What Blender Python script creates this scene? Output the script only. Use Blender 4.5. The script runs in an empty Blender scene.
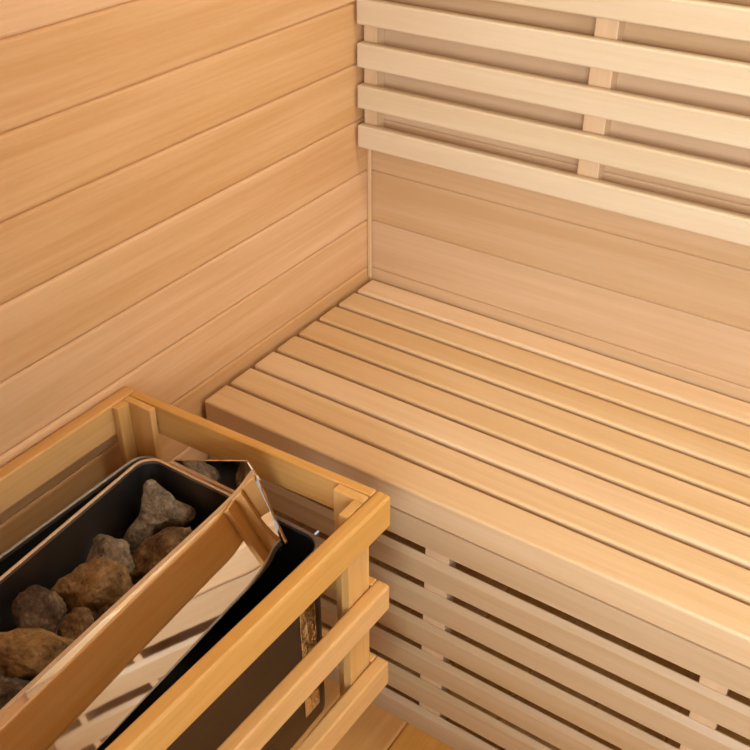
import bpy, bmesh, math, random
from mathutils import Vector, Matrix, noise

# ------------------------------------------------------------------ camera, world, light, exposure
scene = bpy.context.scene
COL = scene.collection
FLOOR, CEIL = -0.537, 1.42            # bench top is z = 0, room corner is x = y = 0
XR, YF = 1.95, -1.85                  # right wall, front wall

cam_d = bpy.data.cameras.new('camera'); cam = bpy.data.objects.new('camera', cam_d); COL.objects.link(cam)
cam_d.sensor_width = 36.0; cam_d.lens = 985.0 / 750.0 * 36.0; cam_d.clip_start = 0.01
cam.location = (0.9746, -1.4289, 0.9532)
yaw, pitch = math.radians(-33.9), math.radians(34.6)
fwd = Vector((math.sin(yaw) * math.cos(pitch), math.cos(yaw) * math.cos(pitch), -math.sin(pitch)))
cam.rotation_euler = fwd.to_track_quat('-Z', 'Y').to_euler()
scene.camera = cam

world = bpy.data.worlds.new('world'); scene.world = world; world.use_nodes = True
world.node_tree.nodes['Background'].inputs[0].default_value = (0.80, 0.90, 1.0, 1)
world.node_tree.nodes['Background'].inputs[1].default_value = 0.6

def area(name, loc, target, size, power, color):
    d = bpy.data.lights.new(name, 'AREA'); d.shape = 'RECTANGLE'; d.size, d.size_y = size
    d.energy = power; d.color = color
    o = bpy.data.objects.new(name, d); COL.objects.link(o); o.location = loc
    o.rotation_euler = (Vector(target) - Vector(loc)).to_track_quat('-Z', 'Y').to_euler()
    return o
area('daylight', (1.4, YF - 0.35, 1.0), (0.55, -0.25, 0.20), (1.0, 1.3), 57, (0.91, 1, 1.2))

area('side_daylight', (XR + 0.40, -1.15, 0.70), (0.10, -0.65, 0.10), (0.9, 0.9), 14, (0.92, 1.0, 1.16))

vs = scene.view_settings
vs.view_transform = 'Standard'; vs.look = 'None'; vs.gamma = 1.0; vs.use_curve_mapping = False
vs.exposure = 0.13

# ------------------------------------------------------------------ helpers
WL = {}                                # world location of every object

def tag(o, label=None, cat=None, group=None, kind=None):
    if label: o['label'] = label
    if cat: o['category'] = cat
    if group: o['group'] = group
    if kind: o['kind'] = kind
    return o

def empty(name, loc, label, cat, group=None):
    o = bpy.data.objects.new(name, None); COL.objects.link(o)
    o.empty_display_size = 0.05; o.location = loc; WL[o] = Vector(loc)
    return tag(o, label, cat, group)

def obj(name, bm, mat, parent=None, smooth=False, origin=None):
    """link a bmesh (in world coordinates) as one mesh object"""
    vs_ = [v.co for v in bm.verts]
    lo = Vector((min(v.x for v in vs_), min(v.y for v in vs_), min(v.z for v in vs_)))
    hi = Vector((max(v.x for v in vs_), max(v.y for v in vs_), max(v.z for v in vs_)))
    c = Vector(origin) if origin is not None else (lo + hi) / 2
    bmesh.ops.translate(bm, verts=bm.verts, vec=-c)
    bmesh.ops.recalc_face_normals(bm, faces=bm.faces)
    me = bpy.data.meshes.new(name); bm.to_mesh(me); bm.free()
    o = bpy.data.objects.new(name, me); COL.objects.link(o)
    me.materials.append(mat)
    if smooth:
        for p in me.polygons: p.use_smooth = True
    WL[o] = c
    if parent:
        o.parent = parent; o.location = c - WL[parent]
    else:
        o.location = c
    return o

def box(bm, x0, x1, y0, y1, z0, z1, b=0.0, seg=2):
    g = bmesh.ops.create_cube(bm, size=1.0)
    for v in g['verts']:
        v.co = Vector(((x0 + x1) / 2 + v.co.x * (x1 - x0), (y0 + y1) / 2 + v.co.y * (y1 - y0), (z0 + z1) / 2 + v.co.z * (z1 - z0)))
    if b > 0:
        es = list({e for v in g['verts'] for e in v.link_edges})
        bmesh.ops.bevel(bm, geom=es, offset=b, segments=seg, affect='EDGES', profile=0.5)
    return bm

def beam(p0, p1, side, th, z0, z1, b=0.003):
    """board standing on edge between two plan points, thickness th towards 'side'"""
    bm = bmesh.new()
    p0, p1, s = Vector(p0), Vector(p1), Vector(side).normalized() * th
    pts = [p0, p1, p1 + s, p0 + s]
    lo = [bm.verts.new((p.x, p.y, z0)) for p in pts]; hi = [bm.verts.new((p.x, p.y, z1)) for p in pts]
    bm.faces.new(lo); bm.faces.new(hi)
    for i in range(4): bm.faces.new((lo[i], lo[(i + 1) % 4], hi[(i + 1) % 4], hi[i]))
    bmesh.ops.recalc_face_normals(bm, faces=bm.faces)
    bmesh.ops.bevel(bm, geom=list(bm.edges), offset=b, segments=2, affect='EDGES', profile=0.5)
    return bm

def rpoly(corners, r, seg=8):
    """rounded polygon in plan"""
    out = []
    n = len(corners)
    for i in range(n):
        p = Vector(corners[i]); a = Vector(corners[i - 1]); c = Vector(corners[(i + 1) % n])
        u = (a - p).normalized(); w = (c - p).normalized()
        h = u.angle(w) / 2; d = r / math.tan(h)
        cen = p + (u + w).normalized() * (r / math.sin(h))
        s, e = p + u * d - cen, p + w * d - cen
        a0 = math.atan2(s.y, s.x); da = math.atan2(e.y, e.x) - a0
        while da > math.pi: da -= 2 * math.pi
        while da < -math.pi: da += 2 * math.pi
        for k in range(seg + 1):
            t = a0 + da * k / seg
            out.append(cen + Vector((math.cos(t), math.sin(t))) * r)
    return out

def inset(corners, t):
    """move every side of a counter-clockwise quad inwards by t"""
    n = len(corners); res = []
    for i in range(n):
        p = Vector(corners[i]); a = Vector(corners[i - 1]); c = Vector(corners[(i + 1) % n])
        d1 = (p - a).normalized(); d2 = (c - p).normalized()
        n1 = Vector((-d1.y, d1.x)); n2 = Vector((-d2.y, d2.x))
        res.append(p + (n1 + n2) * (t / (1 + n1.dot(n2))))
    return res

def stack(bm, rings, closed=True, cap0=False, cap1=False):
    """skin a list of rings (same count of 3-D points)"""
    vr = [[bm.verts.new(p) for p in r] for r in rings]
    n = len(vr[0])
    for a, b in zip(vr, vr[1:]):
        for i in range(n if closed else n - 1):
            bm.faces.new((a[i], a[(i + 1) % n], b[(i + 1) % n], b[i]))
    if cap0: bm.faces.new(vr[0])
    if cap1: bm.faces.new(vr[-1])

def up(pts, z): return [Vector((p.x, p.y, z)) for p in pts]

# ------------------------------------------------------------------ materials
def nodes(name):
    m = bpy.data.materials.new(name); m.use_nodes = True
    nt = m.node_tree; b = nt.nodes['Principled BSDF']
    return m, nt, b

def wood(name, light, dark, axis, rough=0.45, vary=0.16, streak=1.25, spec=0.35):
    """straight grained softwood; axis = direction of the grain"""
    m, nt, b = nodes(name); N, L = nt.nodes.new, nt.links.new
    tc = N('ShaderNodeTexCoord'); oi = N('ShaderNodeObjectInfo'); at = N('ShaderNodeAttribute'); at.attribute_name = 'board'
    rnd = N('ShaderNodeMath'); rnd.operation = 'ADD'; L(oi.outputs['Random'], rnd.inputs[0]); L(at.outputs['Fac'], rnd.inputs[1])
    off = N('ShaderNodeVectorMath'); off.operation = 'SCALE'; off.inputs[0].default_value = (13.1, 7.7, 9.3); L(rnd.outputs[0], off.inputs['Scale'])
    add = N('ShaderNodeVectorMath'); L(tc.outputs['Object'], add.inputs[0]); L(off.outputs[0], add.inputs[1])
    def mapped(lo, hi):
        mp = N('ShaderNodeMapping'); s = [hi] * 3; s['XYZ'.index(axis)] = lo; mp.inputs['Scale'].default_value = s
        L(add.outputs[0], mp.inputs['Vector']); return mp
    broad = N('ShaderNodeTexNoise'); broad.inputs['Scale'].default_value = 1; broad.inputs['Detail'].default_value = 3; broad.inputs['Distortion'].default_value = 0.6
    L(mapped(1.3, 26).outputs[0], broad.inputs['Vector'])
    fine = N('ShaderNodeTexNoise'); fine.inputs['Scale'].default_value = 1; fine.inputs['Detail'].default_value = 4
    L(mapped(5, 170).outputs[0], fine.inputs['Vector'])
    pore = N('ShaderNodeTexNoise'); pore.inputs['Scale'].default_value = 1; pore.inputs['Detail'].default_value = 2
    L(mapped(60, 700).outputs[0], pore.inputs['Vector'])
    s1 = N('ShaderNodeMath'); s1.operation = 'MULTIPLY_ADD'; s1.inputs[1].default_value = 1.1 * streak; s1.inputs[2].default_value = -0.05 - 0.3 * streak
    L(broad.outputs['Fac'], s1.inputs[0])
    s2 = N('ShaderNodeMath'); s2.operation = 'MULTIPLY_ADD'; s2.inputs[1].default_value = 0.5 * streak; L(fine.outputs['Fac'], s2.inputs[0]); L(s1.outputs[0], s2.inputs[2])
    s3 = N('ShaderNodeMath'); s3.operation = 'MULTIPLY_ADD'; s3.inputs[1].default_value = 0.25; L(pore.outputs['Fac'], s3.inputs[0]); L(s2.outputs[0], s3.inputs[2])
    cr = N('ShaderNodeValToRGB'); cr.color_ramp.elements[0].position = 0.12; cr.color_ramp.elements[0].color = (*light, 1)
    cr.color_ramp.elements[1].position = 0.92; cr.color_ramp.elements[1].color = (*dark, 1)
    L(s3.outputs[0], cr.inputs[0])
    fr = N('ShaderNodeMath'); fr.operation = 'FRACT'; mu = N('ShaderNodeMath'); mu.operation = 'MULTIPLY'; mu.inputs[1].default_value = 7.31
    L(rnd.outputs[0], mu.inputs[0]); L(mu.outputs[0], fr.inputs[0])
    hv = N('ShaderNodeHueSaturation')
    mr = N('ShaderNodeMapRange'); mr.inputs['To Min'].default_value = 1 - vary / 2; mr.inputs['To Max'].default_value = 1 + vary / 2
    L(fr.outputs[0], mr.inputs['Value']); L(mr.outputs[0], hv.inputs['Value'])
    mr2 = N('ShaderNodeMapRange'); mr2.inputs['To Min'].default_value = 1 + vary * 0.5; mr2.inputs['To Max'].default_value = 1 - vary * 0.5
    L(fr.outputs[0], mr2.inputs['Value']); L(mr2.outputs[0], hv.inputs['Saturation'])
    L(cr.outputs[0], hv.inputs['Color']); L(hv.outputs[0], b.inputs['Base Color'])
    b.inputs['Roughness'].default_value = rough; b.inputs['Specular IOR Level'].default_value = spec
    bp = N('ShaderNodeBump'); bp.inputs['Strength'].default_value = 0.08; bp.inputs['Distance'].default_value = 0.001
    L(fine.outputs['Fac'], bp.inputs['Height']); L(bp.outputs[0], b.inputs['Normal'])
    return m

def metal(name, col, rough, bump=0.0, scale=(1, 1, 1)):
    m, nt, b = nodes(name); N, L = nt.nodes.new, nt.links.new
    b.inputs['Base Color'].default_value = (*col, 1); b.inputs['Metallic'].default_value = 1.0; b.inputs['Roughness'].default_value = rough
    tc = N('ShaderNodeTexCoord'); mp = N('ShaderNodeMapping'); mp.inputs['Scale'].default_value = scale
    ns = N('ShaderNodeTexNoise'); ns.inputs['Scale'].default_value = 1; ns.inputs['Detail'].default_value = 3
    L(tc.outputs['Object'], mp.inputs[0]); L(mp.outputs[0], ns.inputs['Vector'])
    if bump:
        bp = N('ShaderNodeBump'); bp.inputs['Strength'].default_value = bump; bp.inputs['Distance'].default_value = 0.01
        L(ns.outputs['Fac'], bp.inputs['Height']); L(bp.outputs[0], b.inputs['Normal'])
    mr = N('ShaderNodeMapRange'); mr.inputs['To Min'].default_value = rough * 0.8; mr.inputs['To Max'].default_value = rough * 1.25
    L(ns.outputs['Fac'], mr.inputs['Value']); L(mr.outputs[0], b.inputs['Roughness'])
    return m

def stone_mat(name, c0, c1, c2):
    m, nt, b = nodes(name); N, L = nt.nodes.new, nt.links.new
    tc = N('ShaderNodeTexCoord')
    n1 = N('ShaderNodeTexNoise'); n1.inputs['Scale'].default_value = 38; n1.inputs['Detail'].default_value = 6; n1.inputs['Roughness'].default_value = 0.7
    n2 = N('ShaderNodeTexNoise'); n2.inputs['Scale'].default_value = 210; n2.inputs['Detail'].default_value = 4
    L(tc.outputs['Object'], n1.inputs['Vector']); L(tc.outputs['Object'], n2.inputs['Vector'])
    mx = N('ShaderNodeMath'); mx.operation = 'MULTIPLY_ADD'; mx.inputs[1].default_value = 0.45; L(n2.outputs['Fac'], mx.inputs[0])
    mm = N('ShaderNodeMath'); mm.operation = 'MULTIPLY_ADD'; mm.inputs[1].default_value = 1.3; mm.inputs[2].default_value = -0.36; L(n1.outputs['Fac'], mm.inputs[0]); L(mm.outputs[0], mx.inputs[2])
    cr = N('ShaderNodeValToRGB'); e = cr.color_ramp.elements
    e[0].position = 0.2; e[0].color = (*c0, 1); e[1].position = 0.85; e[1].color = (*c2, 1)
    k = e.new(0.5); k.color = (*c1, 1)
    L(mx.outputs[0], cr.inputs[0]); L(cr.outputs[0], b.inputs['Base Color'])
    b.inputs['Roughness'].default_value = 0.75; b.inputs['Specular IOR Level'].default_value = 0.35
    bp = N('ShaderNodeBump'); bp.inputs['Strength'].default_value = 0.7; bp.inputs['Distance'].default_value = 0.004
    L(mx.outputs[0], bp.inputs['Height']); L(bp.outputs[0], b.inputs['Normal'])
    return m

WALL_L, WALL_D = (0.77, 0.49, 0.25), (0.61, 0.34, 0.135)
M_wall_y = wood('panel_wood_along_y', WALL_L, WALL_D, 'Y', vary=0.10, rough=0.5)
M_wall_x = wood('panel_wood_along_x', (0.68, 0.46, 0.25), (0.57, 0.355, 0.165), 'X', vary=0.07, rough=0.5)
M_floor = wood('floor_wood', (0.84, 0.46, 0.13), (0.66, 0.31, 0.07), 'Y', vary=0.14)
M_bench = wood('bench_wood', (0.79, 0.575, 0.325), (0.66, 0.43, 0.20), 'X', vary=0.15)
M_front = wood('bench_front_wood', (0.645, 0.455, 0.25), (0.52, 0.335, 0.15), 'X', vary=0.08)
M_batten = wood('batten_wood', (0.75, 0.52, 0.28), (0.64, 0.41, 0.20), 'Z', vary=0.05)
M_back = wood('backrest_wood', (0.72, 0.585, 0.365), (0.64, 0.48, 0.27), 'X', vary=0.07)
M_guard_x = wood('guard_wood_along_x', (0.77, 0.465, 0.175), (0.62, 0.32, 0.08), 'X', vary=0.08)
M_guard_y = wood('guard_wood_along_y', (0.77, 0.465, 0.175), (0.62, 0.32, 0.08), 'Y', vary=0.08)
M_guard_z = wood('guard_wood_upright', (0.77, 0.465, 0.155), (0.63, 0.33, 0.08), 'Z', vary=0.08)
M_mirror = metal('polished_steel', (0.86, 0.82, 0.77), 0.03, 0.012, (9, 5, 9))
M_rim = metal('steel_edge', (0.80, 0.73, 0.63), 0.40)
M_lip = metal('dull_steel_edge', (0.33, 0.29, 0.25), 0.60)
M_tray = metal('heat_darkened_steel', (0.20, 0.185, 0.17), 0.42, 0.05, (14, 14, 14))
M_case = metal('brushed_steel', (0.13, 0.12, 0.11), 0.42, 0.03, (3, 3, 60))
M_black, nt_, b_ = nodes('gap_shade_steel')
b_.inputs['Base Color'].default_value = (0.012, 0.011, 0.010, 1); b_.inputs['Roughness'].default_value = 0.6

# ------------------------------------------------------------------ setting: boarded walls, ceiling, floor
PITCH, Z0 = 0.1022, 0.0215
def boards(name, mat, origin, along, across, outv, length, span, first, pitch=PITCH, v=0.0045, gap=0.0010, depth=0.018, seed=1):
    """tongue and groove boarding. origin: 3-D start; along/across/outv: unit vectors; first: position of first joint along 'across'"""
    bm = bmesh.new(); lay = bm.faces.layers.float.new('board'); rng = random.Random(seed)
    o, a, c, n = Vector(origin), Vector(along), Vector(across), Vector(outv)
    js = []; t = first
    while t > 0: t -= pitch
    t += pitch
    while t < span: js.append(t); t += pitch
    edges = [0.0] + js + [span]
    prof = []
    for i in range(len(edges) - 1):
        e0, e1 = edges[i], edges[i + 1]; r = rng.random()
        prof.append((e0 + gap / 2, -v * 1.0, r)); prof.append((e0 + gap / 2, -v * 0.7, r)); prof.append((e0 + gap / 2 + v * 0.35, -v * 0.25, r)); prof.append((e0 + gap / 2 + v, 0, r))
        prof.append((e1 - gap / 2 - v, 0, r)); prof.append((e1 - gap / 2 - v * 0.35, -v * 0.25, r)); prof.append((e1 - gap / 2, -v * 0.7, r)); prof.append((e1 - gap / 2, -v * 1.0, r))
    A = [bm.verts.new(o + c * q[0] + n * q[1]) for q in prof]
    B = [bm.verts.new(o + c * q[0] + n * q[1] + a * length) for q in prof]
    for i in range(len(prof) - 1):
        f = bm.faces.new((A[i], A[i + 1], B[i + 1], B[i])); f[lay] = prof[i][2]
    k0 = bm.verts.new(o - n * depth); k1 = bm.verts.new(o - n * depth + c * span)
    k2 = bm.verts.new(o - n * depth + c * span + a * length); k3 = bm.verts.new(o - n * depth + a * length)
    bm.faces.new((k0, k1, k2, k3)); bm.faces.new([k0] + A + [k1]); bm.faces.new([k3] + B + [k2])
    bm.faces.new((k0, A[0], B[0], k3)); bm.faces.new((k1, A[-1], B[-1], k2))
    return tag(obj(name, bm, mat, origin=(0, 0, 0)), kind='structure')

H = CEIL - FLOOR; FZ = Z0 - FLOOR
boards('wall_left', M_wall_y, (0, YF, FLOOR), (0, 1, 0), (0, 0, 1), (1, 0, 0), -YF, H, FZ, seed=5)
boards('wall_back', M_wall_x, (0, 0, FLOOR), (1, 0, 0), (0, 0, 1), (0, -1, 0), XR, H, FZ, seed=8, v=0.0030, gap=0.0006)
boards('ceiling', M_wall_x, (0, YF, CEIL), (1, 0, 0), (0, 1, 0), (0, 0, -1), XR, -YF, 0.05, seed=13)
boards('floor', M_floor, (0, YF, FLOOR), (0, 1, 0), (1, 0, 0), (0, 0, 1), -YF, XR, 0.028, pitch=0.13, seed=17)
# right wall, a wooden frame around a pane
WY0, WY1, WA, WB = -1.70, -0.62, -0.05, 1.24
bm = bmesh.new()
box(bm, XR, XR + 0.04, YF, WY0, FLOOR, CEIL); box(bm, XR, XR + 0.04, WY1, 0, FLOOR, CEIL)
box(bm, XR, XR + 0.04, WY0, WY1, FLOOR, WA); box(bm, XR, XR + 0.04, WY0, WY1, WB, CEIL)
tag(obj('wall_right', bm, M_wall_y, origin=(0, 0, 0)), kind='structure')
# front wall, a wooden frame around one large pane
WX0, WX1, WZ0, WZ1 = 0.80, 1.86, -0.35, 1.30
bm = bmesh.new()
box(bm, 0, WX0, YF - 0.04, YF, FLOOR, CEIL); box(bm, WX1, XR, YF - 0.04, YF, FLOOR, CEIL)
box(bm, WX0, WX1, YF - 0.04, YF, FLOOR, WZ0); box(bm, WX0, WX1, YF - 0.04, YF, WZ1, CEIL)
tag(obj('wall_front', bm, M_wall_x, origin=(0, 0, 0)), kind='structure')
M_glass = bpy.data.materials.new('window_glass'); M_glass.use_nodes = True; nt = M_glass.node_tree
nt.nodes.remove(nt.nodes['Principled BSDF']); o_ = nt.nodes['Material Output']
t_ = nt.nodes.new('ShaderNodeBsdfTransparent'); g_ = nt.nodes.new('ShaderNodeBsdfGlossy'); g_.inputs['Roughness'].default_value = 0.02
f_ = nt.nodes.new('ShaderNodeFresnel'); x_ = nt.nodes.new('ShaderNodeMixShader')
nt.links.new(f_.outputs[0], x_.inputs[0]); nt.links.new(t_.outputs[0], x_.inputs[1]); nt.links.new(g_.outputs[0], x_.inputs[2]); nt.links.new(x_.outputs[0], o_.inputs[0])
bm = bmesh.new(); box(bm, WX0, WX1, YF - 0.024, YF - 0.016, WZ0, WZ1)
tag(obj('window_1', bm, M_glass), kind='structure')
bm = bmesh.new(); box(bm, XR + 0.016, XR + 0.024, WY0, WY1, WA, WB)
tag(obj('window_2', bm, M_glass), kind='structure')
bm = bmesh.new(); box(bm, 0.0005, 0.0085, -0.0065, -0.0003, 0.001, CEIL - 0.001, 0.002)
tag(obj('trim_1', bm, M_batten), kind='structure')

# ceiling lamp (above the view)
LX, LY = 0.95, -0.30
lamp = empty('ceiling_lamp', (LX, LY, CEIL), 'round opal ceiling lamp in a steel ring on the boarded ceiling', 'lamp')
bm = bmesh.new(); r_ = [Vector((math.cos(t * math.pi / 20), math.sin(t * math.pi / 20))) for t in range(40)]
c2 = Vector((LX, LY))
stack(bm, [up([c2 + p * 0.15 for p in r_], CEIL - 0.0005), up([c2 + p * 0.15 for p in r_], CEIL - 0.03), up([c2 + p * 0.136 for p in r_], CEIL - 0.034), up([c2 + p * 0.136 for p in r_], CEIL - 0.0005)], cap0=True)
obj('ring', bm, M_rim, lamp)
M_opal, nt, b = nodes('opal_glass'); b.inputs['Base Color'].default_value = (0.9, 0.85, 0.75, 1)
b.inputs['Emission Color'].default_value = (1, 1, 0.9, 1); b.inputs['Emission Strength'].default_value = 39.0
bm = bmesh.new(); stack(bm, [up([c2 + p * 0.134 for p in r_], CEIL - 0.03), up([c2 + p * 0.12 for p in r_], CEIL - 0.045), up([c2 + p * 0.07 for p in r_], CEIL - 0.055)], cap1=True)
obj('diffuser', bm, M_opal, lamp)

# ------------------------------------------------------------------ bench
BX1 = XR - 0.012
bench = empty('sauna_bench', (0.95, -0.25, FLOOR), 'pale wooden slatted bench running along the back wall', 'bench')
bm = bmesh.new(); box(bm, 0.0105, BX1, -0.5, -0.4428, -0.0485, 0, 0.0045, 3)
obj('front_slat', bm, M_bench, bench)
first = None
for k in range(1, 8):
    y0 = -0.4975 + 0.0626 * k
    if first is None:
        bm = bmesh.new(); box(bm, 0.0105, BX1, y0, y0 + 0.0545, -0.024, 0, 0.0055, 3)
        first = obj('seat_slat', bm, M_bench, bench); base_y = y0
    else:
        s = first.copy(); COL.objects.link(s); s.parent = bench
        s.location = first.location + Vector((0, y0 - base_y, 0))
zt = -0.0495
for k in range(7):
    zb = -0.0985 - 0.0727 * k if k < 6 else FLOOR + 0.0005
    bm = bmesh.new()                                            # weathered upper edge: a long chamfer
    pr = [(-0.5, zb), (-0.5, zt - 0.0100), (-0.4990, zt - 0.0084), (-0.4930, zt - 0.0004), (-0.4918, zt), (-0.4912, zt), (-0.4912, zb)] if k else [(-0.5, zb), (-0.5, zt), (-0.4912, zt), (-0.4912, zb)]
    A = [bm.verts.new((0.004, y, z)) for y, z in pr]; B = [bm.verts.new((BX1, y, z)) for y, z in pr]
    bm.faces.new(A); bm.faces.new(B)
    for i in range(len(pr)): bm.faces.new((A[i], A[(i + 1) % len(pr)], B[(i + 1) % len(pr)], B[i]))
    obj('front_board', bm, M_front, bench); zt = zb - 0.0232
for x0, x1 in ((0.006, 0.046), (0.436, 0.477), (0.860, 0.897), (1.28, 1.32), (1.70, 1.74)):
    bm = bmesh.new(); box(bm, x0, x1, -0.4912, -0.466, FLOOR, -0.05, 0.0015)
    obj('front_batten', bm, M_batten, bench)
    bm = bmesh.new(); box(bm, x0 + 0.001, x1 - 0.001, -0.4655, -0.003, -0.085, -0.0245, 0.002)
    obj('bearer', bm, M_batten, bench)

# ------------------------------------------------------------------ backrest
backrest = empty('wall_backrest', (0.9, 0, 0.286), 'pale slatted backrest fixed to the back wall above the bench', 'backrest')
first = None
for k in range(7):
    z = 0.2855 + 0.0717 * k
    if first is None:
        bm = bmesh.new(); box(bm, 0.0065, 1.80, -0.045, -0.026, z, z + 0.0415, 0.003, 2)
        first = obj('backrest_slat', bm, M_back, backrest); base_z = z
    else:
        s = first.copy(); COL.objects.link(s); s.parent = backrest; s.location = first.location + Vector((0, 0, z - base_z))
for x0, x1 in ((0.0088, 0.035), (0.419, 0.455), (0.83, 0.866), (1.24, 1.276), (1.66, 1.696)):
    bm = bmesh.new(); box(bm, x0, x1, -0.026, -0.0003, 0.29, 0.755, 0.0015)
    obj('upright', bm, M_batten, backrest)

# ------------------------------------------------------------------ heater guard
GT = 0.1125
BL, BR, FR, FL = (0.003, -0.6455), (0.4635, -0.6305), (0.4505, -1.215), (0.003, -1.215)
guard = empty('heater_guard', (0.23, -0.9, -0.305), 'orange toned wooden rail guard on the left wall around the heater', 'guard')
TH, TB_ = 0.021, 0.0145
for k, (za, zb) in enumerate(((GT - 0.052, GT), (-0.097, -0.050), (-0.258, -0.209))):
    obj('rail', beam(FR, BR, (-1, 0), TH, za, zb, 0.0035), M_guard_y, guard)
    obj('rail', beam(FL, BL, (1, 0), TH, za, zb, 0.003), M_guard_y, guard)
    obj('rail', beam((BL[0] + TH + 0.0005, BL[1] + 0.0003), (BR[0] - TH - 0.0005, BR[1] - 0.0007), (0, -1), TB_, za, zb, 0.002), M_guard_x, guard)
    obj('rail', beam((FL[0] + TH + 0.0005, FL[1]), (FR[0] - TH - 0.0005, FR[1]), (0, 1), TB_, za, zb, 0.002), M_guard_x, guard)
def lpost(cx, cy, sx, sy, lx, ly, t=0.017, zt=GT - 0.001):
    """corner post of two boards, inner corner side given by sx, sy"""
    bm = bmesh.new()
    xs = sorted((cx, cx + sx * lx)); ys = sorted((cy, cy + sy * t)); box(bm, xs[0], xs[1], ys[0], ys[1], -0.305, zt, 0.0015)
    xs = sorted((cx, cx + sx * t)); ys = sorted((cy + sy * t, cy + sy * ly)); box(bm, xs[0], xs[1], ys[0], ys[1], -0.305, zt - 0.0008, 0.0015)
    obj('corner_post', bm, M_guard_z, guard)
lpost(BL[0] + TH + 0.0008, -0.6602, 1, -1, 0.053, 0.034, 0.0115)
lpost(BR[0] - TH - 0.0022, -0.6472, -1, -1, 0.047, 0.047, 0.014)
lpost(FL[0] + TH + 0.0008, FL[1] + TB_ + 0.0005, 1, 1, 0.050, 0.034, 0.012)
lpost(FR[0] - TH - 0.0015, FR[1] + TB_ + 0.0005, -1, 1, 0.047, 0.047, 0.014)

# ------------------------------------------------------------------ heater
RZ = 0.031
HX0, HX1, HY1, HY0 = 0.053, 0.391, -0.6745, -1.175
heater = empty('sauna_heater', (0.23, -0.9, -0.30), 'steel electric sauna heater filled with stones inside the wooden guard', 'heater')
cc = [(HX0, HY0), (HX1, HY0), (HX1, HY1), (HX0, HY1)]           # counter-clockwise
bm = bmesh.new(); R_ = 0.030
o1 = rpoly(cc, R_); i1 = rpoly(inset(cc, 0.003), R_ - 0.003)
stack(bm, [up(o1, -0.30), up(o1, RZ - 0.004), up(i1, RZ - 0.004), up(i1, -0.296)], cap0=True, cap1=True)
casing = obj('casing', bm, M_case, heater)
casing.data.materials.append(M_black)
for p in casing.data.polygons:                                  # shade of the deep casing gap put into a black lining colour
    c = p.center; n = p.normal
    lx, ly = c.x + WL[casing].x - (HX0 + HX1) / 2, c.y + WL[casing].y - (HY0 + HY1) / 2
    if (n.x * lx + n.y * ly) < -0.01 or n.z > 0.5: p.material_index = 1
bm = bmesh.new()
oo = rpoly(inset(cc, -0.0012), R_ + 0.0012); ii = rpoly(inset(cc, 0.0042), R_ - 0.0042)
mid = rpoly(inset(cc, 0.0015), R_ - 0.0015)
stack(bm, [up(oo, RZ - 0.008), up(oo, RZ - 0.002), up(mid, RZ), up(ii, RZ - 0.002), up(ii, RZ - 0.008), up(oo, RZ - 0.008)])
obj('casing_rim', bm, M_lip, casing)
# stone tray
tc_ = [(0.145, -1.158), (0.318, -1.158), (0.302, -0.7135), (0.1085, -0.7135)]
TZ = 0.079; TB = -0.028
bm = bmesh.new(); rt = 0.026
a0 = rpoly(inset(tc_, 0.0015), rt); a1 = rpoly(inset(tc_, 0.003), rt - 0.001); a2 = rpoly(inset(tc_, 0.0075), rt)
stack(bm, [up(a0, TZ - 0.003), up(a1, TZ - 0.003), up(a2, TB), ], cap1=True)
a3 = rpoly(inset(tc_, 0.0060), rt)
stack(bm, [up(a0, TZ - 0.003), up(a3, TB - 0.002)], cap1=True)
tray = obj('stone_tray', bm, M_tray, heater, smooth=False)
bm = bmesh.new()
b0 = rpoly(inset(tc_, 0.000), rt + 0.002); b1 = rpoly(inset(tc_, 0.0022), rt); b2 = rpoly(inset(tc_, 0.0052), rt - 0.002)
stack(bm, [up(b0, TZ - 0.006), up(b0, TZ - 0.001), up(b1, TZ), up(b2, TZ - 0.001), up(b2, TZ - 0.006), up(b0, TZ - 0.006)])
obj('tray_rim', bm, M_rim, tray)
# polished deflector hood, swept along the right side and round the near end
NY = -1.160
top = [(0.3060, -0.712, 0.1350), (0.3150, -0.745, 0.1362), (0.3199, -0.785, 0.1365), (0.3225, -0.8335, 0.1365), (0.3300, -0.999, 0.1360), (0.3365, NY, 0.1335)]
low = [(0.3500, -0.712, 0.0320), (0.3570, -0.745, 0.0330), (0.3620, -0.785, 0.0330), (0.3645, -0.8335, 0.0330), (0.3725, -0.999, 0.0330), (0.3803, NY, 0.0330)]
def smooth_line(pts, m=40):
    """points along y with monotone cubic blending"""
    pts = [Vector(p) for p in pts]; out = []
    y0, y1 = pts[0].y, pts[-1].y
    tan = []
    for i in range(len(pts)):
        a, b = pts[max(i - 1, 0)], pts[min(i + 1, len(pts) - 1)]
        tan.append((b - a) / (b.y - a.y))
    for k in range(m + 1):
        y = y0 + (y1 - y0) * k / m
        i = max(j for j in range(len(pts) - 1) if pts[j].y >= y - 1e-9)
        p, q = pts[i], pts[i + 1]; h = q.y - p.y; t = (y - p.y) / h
        out.append(p * (2 * t**3 - 3 * t**2 + 1) + tan[i] * h * (t**3 - 2 * t**2 + t) + q * (-2 * t**3 + 3 * t**2) + tan[i + 1] * h * (t**3 - t**2))
    return out
T_, L_ = smooth_line(top), smooth_line(low)
bm = bmesh.new()
stack(bm, [[a + (b - a) * (k / 10) for k in range(11)] for a, b in zip(T_, L_)], closed=False)
hood = obj('deflector_hood', bm, M_mirror, heater, smooth=True)
bm = bmesh.new()
stack(bm, [[a + Vector((0.0004, 0, 0.0006)), a + Vector((-0.004, 0, 0.0002)), a + Vector((-0.004, 0, -0.012))] for a in T_], closed=False)
hem = obj('folded_edge', bm, M_rim, hood)
sm = hem.modifiers.new('sheet', 'SOLIDIFY'); sm.thickness = 0.001; sm.offset = -1
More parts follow.
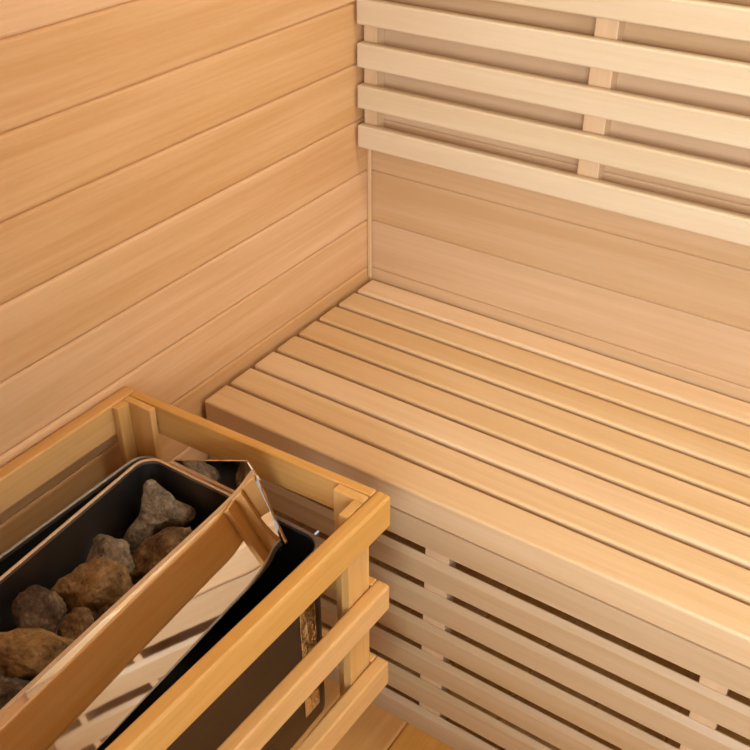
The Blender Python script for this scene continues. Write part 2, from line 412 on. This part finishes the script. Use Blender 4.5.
# upright end plates of the hood, far end and near end
for yf in (-0.7125, NY + 0.0005):
    pl = [(0.150, 0.0795), (0.160, 0.0865), (0.2945, 0.1475), (0.3035, 0.1365), (0.3125, 0.1268), (0.3310, 0.079), (0.3530, 0.036), (0.3430, 0.015), (0.325, 0.012), (0.319, 0.0795)]
    bm = bmesh.new()
    f0 = [bm.verts.new((x, yf, z)) for x, z in pl]; f1 = [bm.verts.new((x, yf + 0.0025, z)) for x, z in pl]
    bm.faces.new(f0); bm.faces.new(f1)
    for i in range(len(pl)): bm.faces.new((f0[i], f0[(i + 1) % len(pl)], f1[(i + 1) % len(pl)], f1[i]))
    obj('end_plate', bm, M_mirror, hood)
M_panel = metal('dented_polished_steel', (0.80, 0.77, 0.72), 0.10, 0.9, (45, 45, 30))
bm = bmesh.new(); box(bm, HX1 + 0.0002, HX1 + 0.0016, -0.742, -0.7085, -0.27, 0.012, 0.0005)
obj('side_panel', bm, M_panel, heater)
# brackets to the wall and a terminal box below
for yb in (-0.78, -1.02):
    bm = bmesh.new(); box(bm, 0.0005, HX0 - 0.0003, yb - 0.02, yb + 0.02, -0.20, -0.17, 0.001)
    obj('wall_bracket', bm, M_case, heater)

# ------------------------------------------------------------------ stones
ex = Vector((math.cos(yaw), -math.sin(yaw), 0)); ez = -fwd.cross(ex).normalized(); ez = ez if ez.z > 0 else -ez
S_grey = stone_mat('grey_stone', (0.04, 0.03, 0.02), (0.25, 0.19, 0.12), (0.52, 0.43, 0.30))
S_brown = stone_mat('brown_stone', (0.022, 0.012, 0.006), (0.16, 0.09, 0.036), (0.42, 0.27, 0.12))
S_ochre = stone_mat('ochre_stone', (0.045, 0.024, 0.009), (0.28, 0.16, 0.058), (0.48, 0.31, 0.14))
S_dark = stone_mat('dark_stone', (0.018, 0.011, 0.006), (0.11, 0.065, 0.034), (0.40, 0.28, 0.17))
def stone(loc, size, mat, seed, label, lobes=(), cuts=10, rot=0.0):
    rng = random.Random(seed); bm = bmesh.new(); bmesh.ops.create_icosphere(bm, subdivisions=5, radius=1.0)
    L = [(Vector(d).normalized(), a, s) for d, a, s in lobes]
    planes = []
    for i in range(cuts):
        d = Vector((rng.gauss(0, 1), rng.gauss(0, 1), rng.gauss(0, 1))).normalized(); planes.append((d, rng.uniform(0.52, 0.86)))
    off = Vector((rng.random() * 50, rng.random() * 50, rng.random() * 50))
    for v in bm.verts:
        d = v.co.normalized(); r = 1.0
        for n, h in planes:
            q = d.dot(n)
            if q > 0.05: r = min(r, h / q + 0.005)
        for n, a, s in L:
            r += a * math.exp((d.dot(n) - 1) / s)
        r *= 1 + 0.13 * noise.noise(d * 1.9 + off) + 0.09 * (0.35 - abs(noise.noise(d * 3.3 + off))) + 0.05 * noise.noise(d * 8 + off) + 0.022 * noise.noise(d * 22 + off)
        v.co = d * r
    # image-plane oriented axes keep the long side where the photo shows it
    c, s = math.cos(rot), math.sin(rot); ey = ex.cross(ez) * -1
    for v in bm.verts:
        x, y, z = v.co.x * size[0], v.co.y * size[1], v.co.z * size[2]
        X, Z = x * c - z * s, x * s + z * c
        v.co = Vector(loc) + ex * X + ey * y + ez * Z
    o = obj('sauna_stone', bm, mat, smooth=True)
    return tag(o, label, 'stone', 'stones in the heater tray')
stone((0.165, -0.757, 0.031), (0.024, 0.020, 0.024), S_grey, 3, 'forked grey stone at the far end of the tray, nearest the corner of the room',
      lobes=(((-0.30, 0, 1), 0.85, 0.12), ((1, 0.1, -0.10), 1.25, 0.12), ((-0.72, 0.1, -0.9), 2.2, 0.075)), cuts=4)
stone((0.218, -0.808, 0.012), (0.066, 0.036, 0.036), S_brown, 11, 'dark brown stone half under the polished strip, in front of the forked stone', rot=0.42)
stone((0.162, -0.846, 0.014), (0.035, 0.026, 0.042), S_grey, 38, 'grey stone at the left tray wall, between the forked stone and the large rounded one', cuts=14)
stone((0.195, -0.902, 0.016), (0.047, 0.034, 0.043), S_ochre, 34, 'large rounded light brown stone in the middle of the tray', lobes=(((-1, 0, 0.15), 0.25, 0.1),), cuts=9)
stone((0.1715, -0.968, 0.026), (0.036, 0.026, 0.044), S_dark, 48, 'dark grey-brown stone by the left tray wall, left of the large rounded brown stone', cuts=13)
stone((0.221, -0.957, 0.010), (0.029, 0.026, 0.031), S_brown, 52, 'smallest brown stone, between the large rounded stone and the strip')
stone((0.205, -1.021, 0.028), (0.062, 0.031, 0.036), S_ochre, 69, 'long flat ochre stone at the near end of the tray', rot=-0.10, cuts=10)
stone((0.214, -1.072, 0.006), (0.052, 0.034, 0.032), S_dark, 71, 'blackish stone in the shadow below the long ochre stone')
